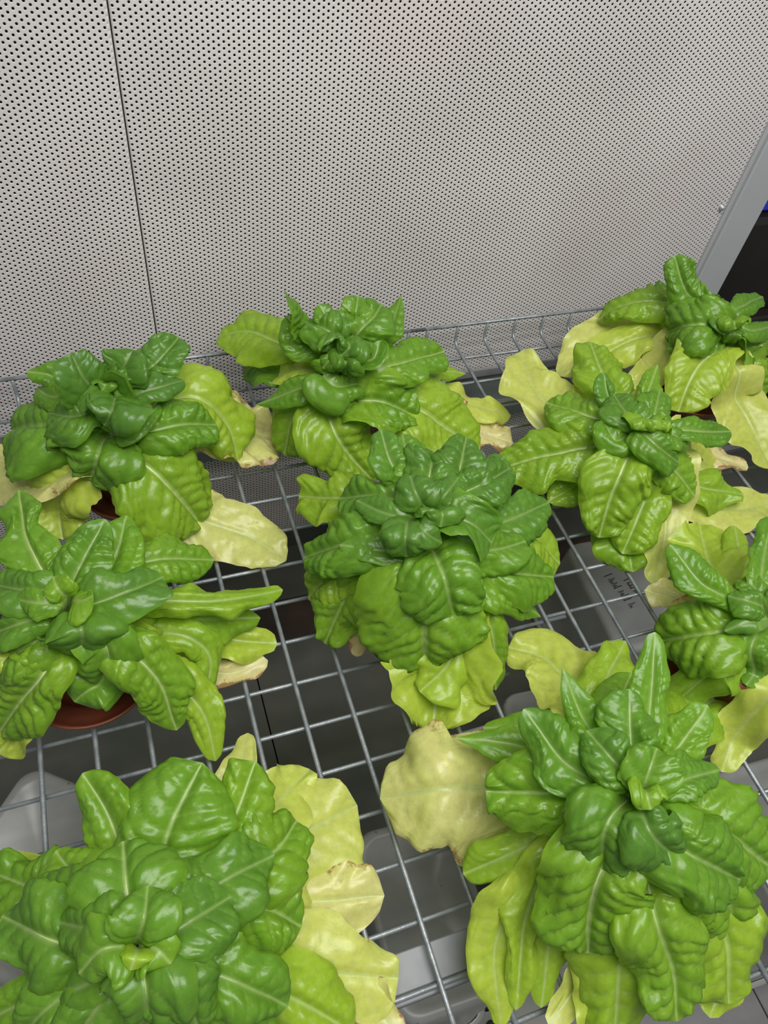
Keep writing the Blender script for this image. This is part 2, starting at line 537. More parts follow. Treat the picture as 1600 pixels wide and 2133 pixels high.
# ------------------------------------------------------------------ lettuces
PAL_X = np.array([0.0, 0.6, 1.2, 1.8, 2.4, 3.0, 3.7, 4.4, 5.0, 5.6])
PAL = np.array([srgb(*c) for c in [(80, 122, 50), (94, 140, 46), (112, 158, 42), (134, 173, 45), (156, 188, 52), (180, 200, 72), (200, 210, 98), (214, 215, 128), (226, 216, 152), (194, 166, 122)]])
def pal(g):
    g = np.clip(g, 0, 5.6)
    return np.stack([np.interp(g, PAL_X, PAL[:, k]) for k in range(3)], -1)

NU, NV = 41, 64
LEAF_F = grid_faces(NV, NU)
U = np.linspace(-1, 1, NU)
U = np.sign(U) * np.abs(U) ** 0.92

def catmull(P, n):
    P = np.asarray(P, float)
    Q = np.vstack([2 * P[0] - P[1], P, 2 * P[-1] - P[-2]])
    out = []
    d = np.linalg.norm(np.diff(Q, axis=0), axis=1) ** 0.5 + 1e-6
    tt = np.concatenate([[0], np.cumsum(d)])
    for i in range(1, len(Q) - 2):
        t0, t1, t2, t3 = tt[i - 1:i + 3]
        t = np.linspace(t1, t2, 24, endpoint=(i == len(Q) - 3))[:, None]
        A1 = (t1 - t) / (t1 - t0) * Q[i - 1] + (t - t0) / (t1 - t0) * Q[i]
        A2 = (t2 - t) / (t2 - t1) * Q[i] + (t - t1) / (t2 - t1) * Q[i + 1]
        A3 = (t3 - t) / (t3 - t2) * Q[i + 1] + (t - t2) / (t3 - t2) * Q[i + 2]
        B1 = (t2 - t) / (t2 - t0) * A1 + (t - t0) / (t2 - t0) * A2
        B2 = (t3 - t) / (t3 - t1) * A2 + (t - t1) / (t3 - t1) * A3
        out.append((t2 - t) / (t2 - t1) * B1 + (t - t1) / (t2 - t1) * B2)
    C = np.vstack(out)
    s = np.concatenate([[0], np.cumsum(np.linalg.norm(np.diff(C, axis=0), axis=1))])
    w = np.linspace(0, s[-1], n)
    return np.stack([np.interp(w, s, C[:, k]) for k in range(3)], -1), s[-1]

def worley(x, y, r):
    """distances to the nearest and second nearest jittered cell point"""
    N = 64
    jx, jy = r.random((N, N)) * 0.8 + 0.1, r.random((N, N)) * 0.8 + 0.1
    ix, iy = np.floor(x).astype(int), np.floor(y).astype(int)
    D = []
    for a in (-1, 0, 1):
        for b in (-1, 0, 1):
            cx, cy = ix + a, iy + b
            D.append(np.hypot(cx + jx[cx % N, cy % N] - x, cy + jy[cx % N, cy % N] - y))
    D = np.sort(np.array(D), axis=0)
    return D[0], D[1]

def wob(t, r, k=4, amp=1.0):
    y = np.zeros_like(t)
    for i in range(1, k + 1):
        y += r.normal() / i * np.sin(2 * np.pi * (i * 0.9 * t + r.random()))
    return y * amp

SHAPES = {'oval': (0.62, 0.48, 0.0), 'round': (0.5, 0.40, 0.0), 'point': (0.55, 0.85, 0.0), 'spade': (0.42, 0.62, 0.0), 'long': (0.4, 0.5, 0.0)}

def add_leaf(root, base, pts, wpx, g, shape, cup, roll, bub, wave, seed, rib, label=None, tilt=14, puff=0.1, ax=None, crum=1.0):
    """one leaf: midrib curve from the crown through the points, blade with blisters between its veins"""
    r = np.random.default_rng(seed)
    P = np.vstack([base, pts])
    C, L = catmull(P, NV)
    if ax is not None:                                   # keep clear of the pot rim
        rr = np.hypot(C[:, 0] - ax[0], C[:, 1] - ax[1])
        C[:, 2] = np.maximum(C[:, 2], HS + np.interp(rr, [0, 0.062, 0.075, 0.1], [0.097, 0.097, 0.05, 0.0]))
        C[1:-1] = 0.25 * C[:-2] + 0.5 * C[1:-1] + 0.25 * C[2:]
    T = np.gradient(C, axis=0)
    T /= np.linalg.norm(T, axis=1)[:, None] + 1e-12
    first = np.argmin(np.linalg.norm(C - pts[0], axis=1)) / (NV - 1.0)
    t0 = 0.55 * first
    t = np.linspace(0, 1, NV)
    tau = np.clip((t - t0) / (1 - t0), 0, 1)
    a, b, _ = SHAPES[shape]
    w = np.maximum(tau, 1e-6) ** a * np.maximum(1 - tau, 0) ** b
    w = w / w.max()
    # side direction: level and square to the blade's run
    ch = pts[-1] - (pts[0] if len(pts) > 1 else base)
    if np.hypot(ch[0], ch[1]) < 0.012:
        ch = pts[-1] - base
    S0 = np.array([ch[1], -ch[0], 0.0])
    S0 /= np.linalg.norm(S0) + 1e-9
    S = S0[None] - (T @ S0)[:, None] * T
    S /= np.linalg.norm(S, axis=1)[:, None] + 1e-9
    N = np.cross(S, T)
    away = S0[0] * CR[2][0] + S0[1] * CR[2][1]
    roll = roll + tilt * np.clip(away * 2.2, -1, 1)
    ro = math.radians(roll) + np.radians(16) * wob(t, r, 2, 0.5) * np.clip(tau * 2, 0, 1)
    S, N = S * np.cos(ro)[:, None] + N * np.sin(ro)[:, None], N * np.cos(ro)[:, None] - S * np.sin(ro)[:, None]
    k = int(np.argmax(w))
    pp = proj(np.stack([C[k] - S[k] * 0.005, C[k] + S[k] * 0.005]))
    Tm = proj(np.stack([C[max(k - 3, 0)], C[min(k + 3, NV - 1)]]))
    tv = Tm[1] - Tm[0]
    tv = tv / (np.linalg.norm(tv) + 1e-9)
    dv = pp[1] - pp[0]
    perp = abs(dv[0] * tv[1] - dv[1] * tv[0]) / 0.01             # pixels per metre across the blade
    depth = (C[k] - CC) @ CR[2]
    perp = max(perp, 0.6 * CF / depth)
    W = wpx / perp
    hw = 0.5 * W * w
    pet = 0.0042 * (1 - 0.6 * t) * min(1.0, W / 0.05)
    hl = np.maximum(hw * (1 + 0.055 * wob(t, r, 6) + 0.018 * np.sin(2 * np.pi * (r.uniform(9, 14) * t + 0.4 * wob(t, r, 3)))), pet)
    hr = np.maximum(hw * (1 + 0.055 * wob(t, r, 6) + 0.018 * np.sin(2 * np.pi * (r.uniform(9, 14) * t + 0.4 * wob(t, r, 3)))), pet)
    hl[-1] = hr[-1] = 0.0006
    u = U[None, :]
    h = np.where(u < 0, hl[:, None], hr[:, None])
    cupv = cup * np.clip(tau * 3, 0, 1)[:, None] * (1 + 0.35 * wob(t, r, 3))[:, None] * np.where(u < 0, r.uniform(0.6, 1.4), r.uniform(0.6, 1.4))
    th = np.radians(np.clip(np.abs(cupv), 2.0, 88 if abs(cup) < 80 else 170))
    den = np.where(th < np.pi / 2, np.sin(th), 1.0)
    lat = h * np.sin(u * th) / den
    nor = h * (1 - np.cos(u * th)) / den * np.sign(cup if cup else 1)
    ang = u * th * np.sign(cup if cup else 1)
    # blisters between the side veins
    x = np.abs(u) * h
    y = (t * L)[:, None] + 0 * u
    cs = max(0.0065, min(0.0125, 0.15 * W + 0.002))
    side = np.where(u < 0, 17.3, 41.7)
    q = y - 0.62 * x - 3.0 * x * x + 0.12 * cs * np.sin(x / cs * 2.1 + side) + 0.15 * cs * np.sin(y / cs * 1.3 + side)
    sp = cs * 1.15
    fq = q / sp + side * 0.37
    ib = np.floor(fq).astype(int)
    fb = fq - ib
    jit = r.random(256)[(ib * 7 + (side > 20) * 31) % 256]
    fx = (x / (sp * 1.5) + jit) % 1.0
    band = np.sqrt(np.abs(np.sin(np.pi * fb)))
    bx_ = np.sqrt(np.abs(np.sin(np.pi * fx)))
    F1, F2 = worley(x / cs + side, q / (cs * 0.9) + 9.1, r)
    pil = np.clip((F2 - F1) * 1.5, 0, 1)
    pil = np.sqrt(1 - (1 - pil) ** 2)
    big = 0.5 * band + 0.28 * band * bx_ + 0.42 * pil
    blade = np.clip((h - 0.006) / 0.012, 0, 1)
    rel = blade * np.clip(x / 0.007, 0.0, 1) * np.clip((1 - np.abs(u)) * 5 + 0.4, 0, 1)
    disp = bub * cs * 0.48 * big * rel
    lv = 1 - np.abs(np.minimum(fb, 1 - fb)) * 2                             # 1 on a side vein
    # low folds and a waved margin
    fold = np.sin(2 * np.pi * (q / (0.035 + 0.02 * r.random())) + r.random() * 6)
    fold2 = np.sin(2 * np.pi * (y / (0.05 + 0.03 * r.random())) + np.where(u < 0, 0, 2.1) + r.random() * 6)
    disp = disp + wave * blade * (0.0028 * fold * np.abs(u) ** 1.5 + 0.0042 * fold2 * np.abs(u) ** 2.2)
    disp = disp - 0.0010 * np.exp(-(x / 0.003) ** 2) * blade + (puff * h * np.sin(np.pi * np.abs(u)) ** 0.8) * blade
    Nn = N[:, None] * np.cos(ang)[..., None] - S[:, None] * np.sin(ang)[..., None]
    V = C[:, None] + S[:, None] * lat[..., None] + N[:, None] * nor[..., None] + Nn * disp[..., None]
    for kk in range(5):
        kv = r.normal(size=3)
        kv *= 2 * np.pi / r.uniform(0.035, 0.07) / np.linalg.norm(kv)
        V = V + r.normal(size=3) * 0.0016 * crum * (blade * np.clip(np.abs(u) * 1.6, 0.1, 1) * np.sin(V @ kv + r.random() * 6))[..., None]
    V[..., 2] = np.maximum(V[..., 2], HS + 0.004 + 0.0015 * np.sin(40 * V[..., 0]))
    V = V - base
    # pigment
    g0, g1 = g if isinstance(g, tuple) else (g + 0.35, g)
    gg = g0 + (g1 - g0) * np.clip(t * 1.3, 0, 1)[:, None] + 0.22 * wob(q * 22 + 0 * u, r, 3, 0.6) * 0.5 + 0.22 * (1 - big) * rel
    gg = gg + 0.3 * np.clip((np.abs(u) - 0.82) / 0.18, 0, 1)
    colr = pal(gg)
    ribc = 0.5 * pal(np.array(2.6)) + 0.5 * srgb(206, 214, 176)
    gl = float(np.clip((g1 - 0.3) / 1.5, 0.0, 1.0))                        # veins show paler on lighter leaves
    vein = (0.12 + 0.3 * gl) * np.exp(-((1 - lv) / 0.10) ** 2) * blade * np.exp(-x / (0.5 * W + 1e-4) * 1.3)
    mid = np.exp(-(x / (0.0026 * (1 - 0.9 * t[:, None]) + 0.0005)) ** 2) * (0.25 + 0.4 * gl) * rib
    petm = np.clip(1 - (h - 0.004) / 0.008, 0, 1) * (t[:, None] < 0.6)
    k2 = np.clip(np.maximum(np.maximum(vein, mid), petm * 0.7), 0, 0.85)[..., None]
    colr = colr * (1 - k2) + ribc * k2
    age = np.clip(gg - 3.7, 0, 1.5) + 0 * u
    age = age * (0.55 + 0.9 * np.abs(u) ** 3)
    me = mesh_np('leaf', V.reshape(-1, 3), LEAF_F, M_LEAF)
    ca = me.attributes.new('pigment', 'FLOAT_COLOR', 'POINT')
    ca.data.foreach_set('color', np.concatenate([colr, np.ones((NV, NU, 1))], -1).astype(np.float32).ravel())
    aa = me.attributes.new('age', 'FLOAT', 'POINT')
    aa.data.foreach_set('value', age.astype(np.float32).ravel())
    rl = np.array(root.location)
    o = link('leaf', me, root, tuple(base - rl))
    if label:
        o['label'] = label
    if rib > 0:
        m = NU // 2
        i1 = int(NV * 0.80)
        Cm = V[:i1, m] - N[:i1] * 0.0007
        rad = (0.0027 * (1 - t[:i1] / 0.81) ** 0.7 + 0.0002) * min(1.0, W / 0.06) * rib
        aa6 = np.linspace(0, 2 * np.pi, 7, endpoint=False)
        RV = Cm[:, None] + rad[:, None, None] * (S[:i1, None] * np.cos(aa6)[None, :, None] + 0.62 * N[:i1, None] * np.sin(aa6)[None, :, None])
        rm = mesh_np('midrib', RV.reshape(-1, 3), grid_faces(i1, 7, True), M_RIB)
        km = 0.3 + 0.35 * gl
        pc = (ribc * km + colr[:i1, m] * (1 - km))[:, None] + np.zeros((i1, 7, 3))
        ca = rm.attributes.new('pigment', 'FLOAT_COLOR', 'POINT')
        ca.data.foreach_set('color', np.concatenate([pc, np.ones((i1, 7, 1))], -1).astype(np.float32).ravel())
        link('midrib', rm, o)
    return o

POT_H, POT_R = 0.088, 0.056
def pot_parts(root):
    v, f = lathe([(0.0, 0.006), (0.040, 0.006), (0.042, 0.008), (POT_R - 0.004, POT_H - 0.018), (POT_R - 0.003, POT_H - 0.017), (POT_R, POT_H - 0.016), (POT_R + 0.001, POT_H),
                  (POT_R - 0.002, POT_H + 0.001), (POT_R - 0.004, POT_H - 0.002), (POT_R - 0.006, POT_H - 0.02)], 48)
    link('pot', mesh_np('pot', v, f, M_TERRA), root)
    v, f = lathe([(0.0, 0.0025), (0.052, 0.0025), (0.060, 0.006), (0.0665, 0.019), (0.069, 0.0195), (0.069, 0.017), (0.063, 0.004), (0.056, 0.0), (0.0, 0.0)], 56)
    link('saucer', mesh_np('saucer', v, f, M_TERRA), root)
    r = np.random.default_rng(2)
    pr = [(0.0, POT_H - 0.011), (0.012, POT_H - 0.011), (0.024, POT_H - 0.012), (0.036, POT_H - 0.012), (POT_R - 0.005, POT_H - 0.013)]
    v, f = lathe(pr, 40)
    v[:, 2] += r.normal(0, 0.0012, len(v))
    link('soil', mesh_np('soil', v, f, M_SOIL), root)

def lettuce(label, crown, h, frame, leaves, seed, zs=1.0, ws=1.1):
    """crown: pixel of the heart in the photograph; h: height of the crown over the shelf (cm)"""
    ax = at(crown[0], crown[1], h / 100.0)
    root = link('potted_lettuce', None, None, (float(ax[0]), float(ax[1]), HS + WC))
    tag(root, label, 'plant', 'potted lettuces on the wire shelf')
    pot_parts(root)
    v, f = tube([(0, 0, 0.07), (0.001, 0, 0.09), (0, 0.001, h / 100.0 - 0.045), (0, 0, h / 100.0 - 0.025)], [0.012, 0.011, 0.010, 0.006], 12)
    link('stem', mesh_np('stem', v, f, M_STEM), root)
    for n, sp in enumerate(leaves):
        g, wc, pts, opt = sp[0], sp[1], sp[2], (sp[3] if len(sp) > 3 else {})
        ox, oy, sc = FRAMES[opt.get('f', frame)]
        P = np.array([at(ox + x / sc, oy + y / sc, max(z * zs, 0.9) / 100.0) for x, y, z in pts])
        z1 = pts[0][2] * zs
        zb = min(max(z1 - 2.5, 9.0), h - 1.5) / 100.0
        d = P[0][:2] - ax[:2]
        dn = np.linalg.norm(d) + 1e-6
        base = np.array([ax[0], ax[1], HS + zb])
        base[:2] += d / dn * min(0.006, dn * 0.5)
        gm = g if not isinstance(g, tuple) else 0.5 * (g[0] + g[1])
        old = gm > 2.55
        bub = opt.get('b', 0.45 if gm > 3.3 else (0.75 if gm > 2.2 else 1.0))
        cup = opt.get('c', 12 if old else -30)
        wave = opt.get('w', 1.3 if old else 0.8)
        lab = None
        if gm >= 4.8: lab = 'withered cream leaf with brown patches'
        elif gm >= 3.3: lab = 'yellowed old leaf'
        add_leaf(root, base, P, wc / sc * (ws if gm < 2.5 else 1.0), g, opt.get('s', 'oval'), cup, opt.get('r', 0), bub, wave, seed * 100 + n, opt.get('rib', 1.0), lab, opt.get('k', 14), opt.get('p', 0.04 if gm > 3.2 else 0.11), ax, opt.get('m', 1.0))
    return root

# windows of the photograph used to note the leaves: origin and scale
FRAMES = {'A': (0, 660, 2.5), 'B': (440, 580, 2.5), 'C': (580, 860, 2.5806), 'D': (1000, 520, 2.6667), 'E': (0, 1000, 2.5806), 'F': (0, 1500, 1.8605),
          'G': (760, 1280, 1.9048), 'H': (1300, 1050, 3.5533), 'I': (1340, 520, 6.1538), 'J': (0, 1700, 2.5)}
PT, RD, LG = {'s': 'point'}, {'s': 'round'}, {'s': 'long'}
def o_(**k): return k

#LEAVES_BEGIN
lettuce('potted lettuce with dark blue-green heart beside the wall seam', (240, 810), 16, 'A', [
 (.9, 120, [(560, 340, 18), (555, 350, 19), (530, 385, 18.5)], RD),
 (.5, 140, [(620, 350, 18), (640, 330, 19), (600, 280, 19)], RD),
 (.2, 250, [(500, 380, 17), (430, 310, 19), (370, 190, 21)], o_(s='round', c=-15, b=.5)),
 (.3, 210, [(610, 330, 17), (650, 250, 19), (690, 170, 20)], o_(s='round', c=-15, b=.6)),
 (.4, 200, [(690, 330, 16.5), (820, 240, 18), (930, 105, 19)], o_(s='round', c=-10)),
 (.2, 130, [(700, 410, 17), (820, 370, 17.5), (960, 330, 17)], o_(b=.5)),
 (.3, 290, [(600, 420, 18), (580, 500, 18.8), (540, 565, 17)], o_(s='round', b=.5)),
 (.6, 200, [(500, 500, 16), (400, 520, 16), (250, 500, 14)], o_(s='round')),
 (.9, 110, [(330, 340, 15), (250, 300, 16), (140, 285, 16)]),
 (.9, 120, [(400, 400, 15), (280, 420, 15), (190, 370, 14)]),
 (.8, 310, [(330, 560, 13), (210, 570, 12.5), (60, 590, 9)], o_(s='round', c=-40)),
 (.9, 370, [(540, 640, 13), (510, 730, 13.2), (470, 850, 10)], o_(s='round', c=-30)),
 (.8, 110, [(600, 610, 15), (700, 570, 15.5), (830, 460, 15.5)]),
 (1.0, 250, [(760, 600, 13.5), (950, 560, 13.5), (1130, 560, 11.5)], o_(s='round', c=-35)),
 (2.4, 310, [(900, 430, 12.5), (1040, 430, 12.5), (1180, 560, 9), (1240, 750, 5)], o_(s='long', w=1.3)),
 (4.5, 350, [(1050, 560, 7), (1250, 600, 4.5), (1440, 640, 2)], o_(s='round')),
 ((1.6, 1.9), 430, [(620, 680, 11.5), (790, 800, 11), (920, 930, 8), (1040, 1080, 3)], o_(c=-18, rib=1.5)),
 (4.2, 330, [(850, 950, 6), (1080, 1070, 3), (1300, 1150, 1.6), (1490, 1270, 1)], o_(c=-8, b=.3, w=.5)),
 (4.4, 340, [(400, 780, 10), (230, 850, 7), (50, 810, 5), (-150, 770, 3)], o_(c=-10, b=.3, w=.6)),
 ((3.5, 2.8), 330, [(420, 790, 9.5), (330, 900, 7.5), (310, 1020, 4), (330, 1160, 2)], o_(c=-20, b=.6)),
], 1, 1.0, 1.2)

lettuce('potted lettuce with spiky green heart against the shelf back rail', (715, 700), 16, 'B', [
 (.8, 110, [(500, 270, 17), (440, 180, 20), (380, 60, 23)], PT),
 (.9, 200, [(590, 390, 15), (500, 330, 16), (390, 195, 18)], o_(s='oval', c=-15)),
 (.8, 120, [(640, 260, 17), (600, 200, 19), (560, 135, 20)]),
 (1.0, 140, [(720, 260, 17), (750, 180, 19), (765, 90, 20)], RD),
 (.6, 190, [(660, 310, 18), (600, 270, 19), (490, 225, 18)], RD),
 (.8, 180, [(760, 290, 18), (830, 220, 19), (890, 135, 19)], RD),
 (.9, 120, [(870, 340, 14.5), (940, 240, 17), (988, 90, 20)], PT),
 (.6, 140, [(690, 320, 18.5), (720, 360, 19), (670, 405, 18)], RD),
 (.65, 170, [(700, 380, 17), (700, 440, 17.5), (700, 505, 15)], RD),
 (.8, 110, [(650, 400, 17), (610, 430, 17), (580, 470, 16)], RD),
 (.8, 120, [(770, 420, 16), (840, 420, 16.5), (885, 310, 18)], o_(c=40)),
 (.9, 140, [(640, 520, 14), (480, 570, 13), (350, 620, 11), (235, 655, 9)], o_(s='point', c=-65)),
 (.9, 150, [(580, 500, 15), (640, 560, 14.5), (785, 545, 13)], o_(c=-45)),
 (2.0, 260, [(430, 370, 12), (330, 330, 12), (200, 280, 11), (40, 300, 9)], o_(s='round', b=.6)),
 (2.7, 150, [(480, 470, 12), (420, 480, 11), (350, 510, 9)], o_(s='round', b=.3)),
 (1.7, 250, [(520, 620, 10), (430, 720, 8), (380, 920, 3)], o_(s='long', c=-30, b=.6)),
 (5.5, 110, [(560, 640, 6), (530, 800, 3), (560, 1010, .5)], o_(s='point', w=2)),
 ((2.2, 1.9), 340, [(590, 620, 11), (640, 800, 9), (720, 920, 6), (850, 1060, 3)], o_(c=-15, rib=1.5)),
 ((2.2, 1.2), 300, [(720, 630, 11), (880, 640, 11.5), (1070, 720, 9)], o_(s='round', c=40, k=35)),
 (1.1, 190, [(860, 470, 14), (1010, 440, 13.5), (1215, 380, 12)], o_(s='long', c=-12, rib=1.5)),
 (2.0, 110, [(1000, 500, 10), (1200, 480, 9), (1325, 495, 7)], PT),
 (2.2, 350, [(880, 600, 10), (1060, 670, 9), (1230, 790, 6), (1400, 900, 3)], o_(c=-10, rib=1.5)),
 (3.5, 150, [(1100, 580, 7), (1300, 640, 5), (1560, 715, 2)], o_(c=-30)),
 (5.0, 190, [(1200, 740, 4), (1400, 800, 2), (1570, 860, 1)], o_(s='round', w=2.2)),
 (2.2, 160, [(720, 680, 8), (770, 760, 6), (850, 810, 4)]),
 (1.0, 150, [(420, 480, 8), (300, 490, 7), (190, 430, 6)]),
], 2)

lettuce('bushy potted lettuce with rounded dark leaves in the middle of the shelf', (900, 1060), 16, 'C', [
 (.6, 180, [(690, 400, 16), (600, 260, 18), (550, 90, 19)], o_(s='round', rib=1.5)),
 (.9, 180, [(730, 380, 17), (690, 240, 18), (670, 115, 18)], RD),
 (.4, 290, [(800, 440, 17.5), (815, 320, 18.5), (835, 205, 18)], o_(s='round', rib=1.5)),
 (.4, 260, [(890, 430, 16.5), (970, 310, 18), (1010, 130, 18)], o_(s='round', rib=1.5)),
 (.4, 250, [(940, 460, 17), (1080, 390, 18), (1240, 300, 17)], RD),
 (.5, 170, [(1050, 380, 15), (1130, 320, 16), (1215, 235, 16)], RD),
 (.3, 240, [(770, 490, 19), (735, 420, 20), (710, 335, 20)], o_(s='round', b=.7)),
 (.35, 190, [(850, 490, 19), (905, 430, 20), (970, 345, 20)], RD),
 (.7, 240, [(700, 500, 17), (540, 450, 17), (325, 460, 14)], RD),
 (.45, 150, [(700, 570, 18), (580, 540, 18), (420, 470, 17)]),
 (.6, 120, [(840, 530, 20), (880, 540, 21), (870, 615, 20)], RD),
 (.6, 240, [(930, 560, 19), (1040, 600, 19), (1150, 700, 17)], o_(s='round', c=45, b=.5)),
 (.4, 260, [(700, 580, 19), (680, 670, 19.5), (690, 775, 17)], o_(s='round', b=.6)),
 (.4, 150, [(760, 590, 20), (790, 640, 20), (880, 700, 18.5)], o_(b=.5)),
 (1.0, 240, [(900, 690, 16), (1100, 740, 16), (1330, 690, 14)], o_(s='round', b=.8)),
 (.6, 210, [(1170, 600, 13), (1280, 560, 13), (1455, 480, 12)]),
 (2.2, 180, [(1230, 640, 9), (1370, 680, 8), (1515, 810, 5)], o_(s='oval', b=.6)),
 (1.1, 270, [(1000, 760, 13), (1200, 850, 13), (1480, 880, 9)], RD),
 (1.2, 220, [(1000, 850, 13), (1200, 940, 12), (1410, 1095, 7)], PT),
 (.8, 310, [(640, 640, 15), (400, 690, 15), (140, 780, 10)], o_(s='round', c=-35)),
 (.7, 150, [(770, 750, 15), (550, 740, 15.5), (330, 710, 15)]),
 (2.1, 230, [(500, 480, 11), (320, 460, 11), (110, 450, 8)], o_(s='round', b=.6)),
 (1.5, 290, [(520, 820, 11), (400, 930, 9), (250, 1240, 2)], o_(s='oval', c=-30, b=.9)),
 (2.0, 220, [(450, 830, 10), (280, 880, 8), (160, 1000, 4)]),
 (1.4, 650, [(800, 830, 14), (775, 980, 13), (785, 1180, 10.5), (790, 1350, 6.5)], o_(s='round', c=-25)),
 (.95, 420, [(830, 750, 16), (890, 890, 16.3), (950, 1100, 12.5)], o_(s='round', c=-40)),
 (1.6, 190, [(1010, 940, 11), (1140, 1150, 9), (1170, 1490, 2)], o_(s='oval', c=-25, b=.6)),
 ((2.3, 2.8), 620, [(850, 1150, 8), (890, 1300, 6), (850, 1480, 3.5), (830, 1690, 2)], o_(s='round', c=35, b=.4)),
 (2.5, 380, [(900, 1200, 8), (920, 1330, 7.3), (760, 1500, 5)], o_(s='oval', c=-30, b=.4, w=2)),
 (5.4, 120, [(480, 1080, 5), (440, 1190, 3), (420, 1310, 1)], o_(s='round', w=2)),
], 3)

lettuce('open rosette lettuce with slim light green leaves and white midribs', (1345, 880), 12.5, 'D', [
 (1.4, 200, [(760, 970, 14), (620, 930, 14), (365, 850, 11)], o_(s='oval', c=-15, rib=1.5)),
 (1.9, 260, [(800, 880, 12), (690, 710, 13), (610, 510, 13)], o_(s='oval')),
 (.6, 130, [(790, 920, 15), (720, 820, 17), (685, 680, 19)]),
 (1.4, 150, [(900, 880, 15), (940, 770, 17), (988, 640, 18)], PT),
 (.9, 210, [(960, 940, 18), (980, 870, 19), (1000, 780, 19)], RD),
 (.6, 160, [(880, 970, 18), (800, 890, 18.5), (740, 800, 18)], RD),
 (.9, 150, [(830, 1030, 16), (750, 1060, 16.5), (685, 940, 17.5)], o_(c=-30)),
 (.8, 200, [(880, 1000, 18), (970, 1080, 18), (1110, 1185, 15)], o_(s='oval')),
 (.8, 160, [(1000, 1000, 17), (1200, 1010, 17), (1395, 1010, 15)], o_(s='oval', c=-15, rib=1.5)),
 (.9, 120, [(960, 980, 18), (1080, 1030, 18), (1160, 1095, 16)]),
 (1.7, 150, [(920, 950, 19), (930, 975, 20), (930, 1005, 19.5)], RD),
 (1.5, 90, [(940, 940, 19.5), (965, 950, 20.5), (1000, 1000, 19.5)], RD),
 ((2.2, 1.7), 340, [(740, 1070, 12), (600, 1100, 12), (350, 1150, 9), (80, 1230, 5)], o_(s='oval', c=-15, rib=1.5)),
 ((2.2, 1.8), 370, [(850, 1100, 14), (785, 1230, 14), (715, 1400, 10), (660, 1600, 5)], o_(c=-15, rib=1.5)),
 (1.9, 310, [(900, 1150, 10), (930, 1330, 9), (880, 1480, 7), (790, 1690, 3)]),
 (4.0, 260, [(900, 1160, 9), (1010, 1300, 7), (1030, 1550, 4), (960, 1860, 1)], o_(s='long', b=.2, w=.6)),
 (1.6, 210, [(930, 1120, 13), (1050, 1200, 13), (1195, 1370, 9)], o_(s='oval')),
 (2.0, 190, [(1000, 1200, 8), (1200, 1310, 6), (1465, 1360, 4)], o_(b=.5)),
 (3.8, 290, [(1000, 1250, 6), (1220, 1410, 3), (1430, 1440, 2), (1640, 1400, 2)], o_(s='long', b=.3)),
 (3.5, 170, [(1050, 1100, 8), (1200, 1150, 6), (1340, 1240, 3)]),
 (5.0, 140, [(1150, 1120, 5), (1300, 1150, 4), (1490, 1210, 3)], o_(w=2.5)),
 (3.8, 310, [(700, 960, 7), (430, 900, 7), (300, 770, 7), (235, 560, 8)], o_(s='long', c=25, b=.3)),
 (4.9, 160, [(760, 900, 4), (640, 850, 3), (480, 800, 2)], o_(w=2)),
 (1.6, 330, [(850, 1300, 5), (800, 1550, 3), (850, 1790, 1)], o_(b=.4)),
 (1.9, 210, [(780, 1150, 7), (560, 1290, 6), (380, 1400, 4)]),
], 4, 0.8, 1.0)

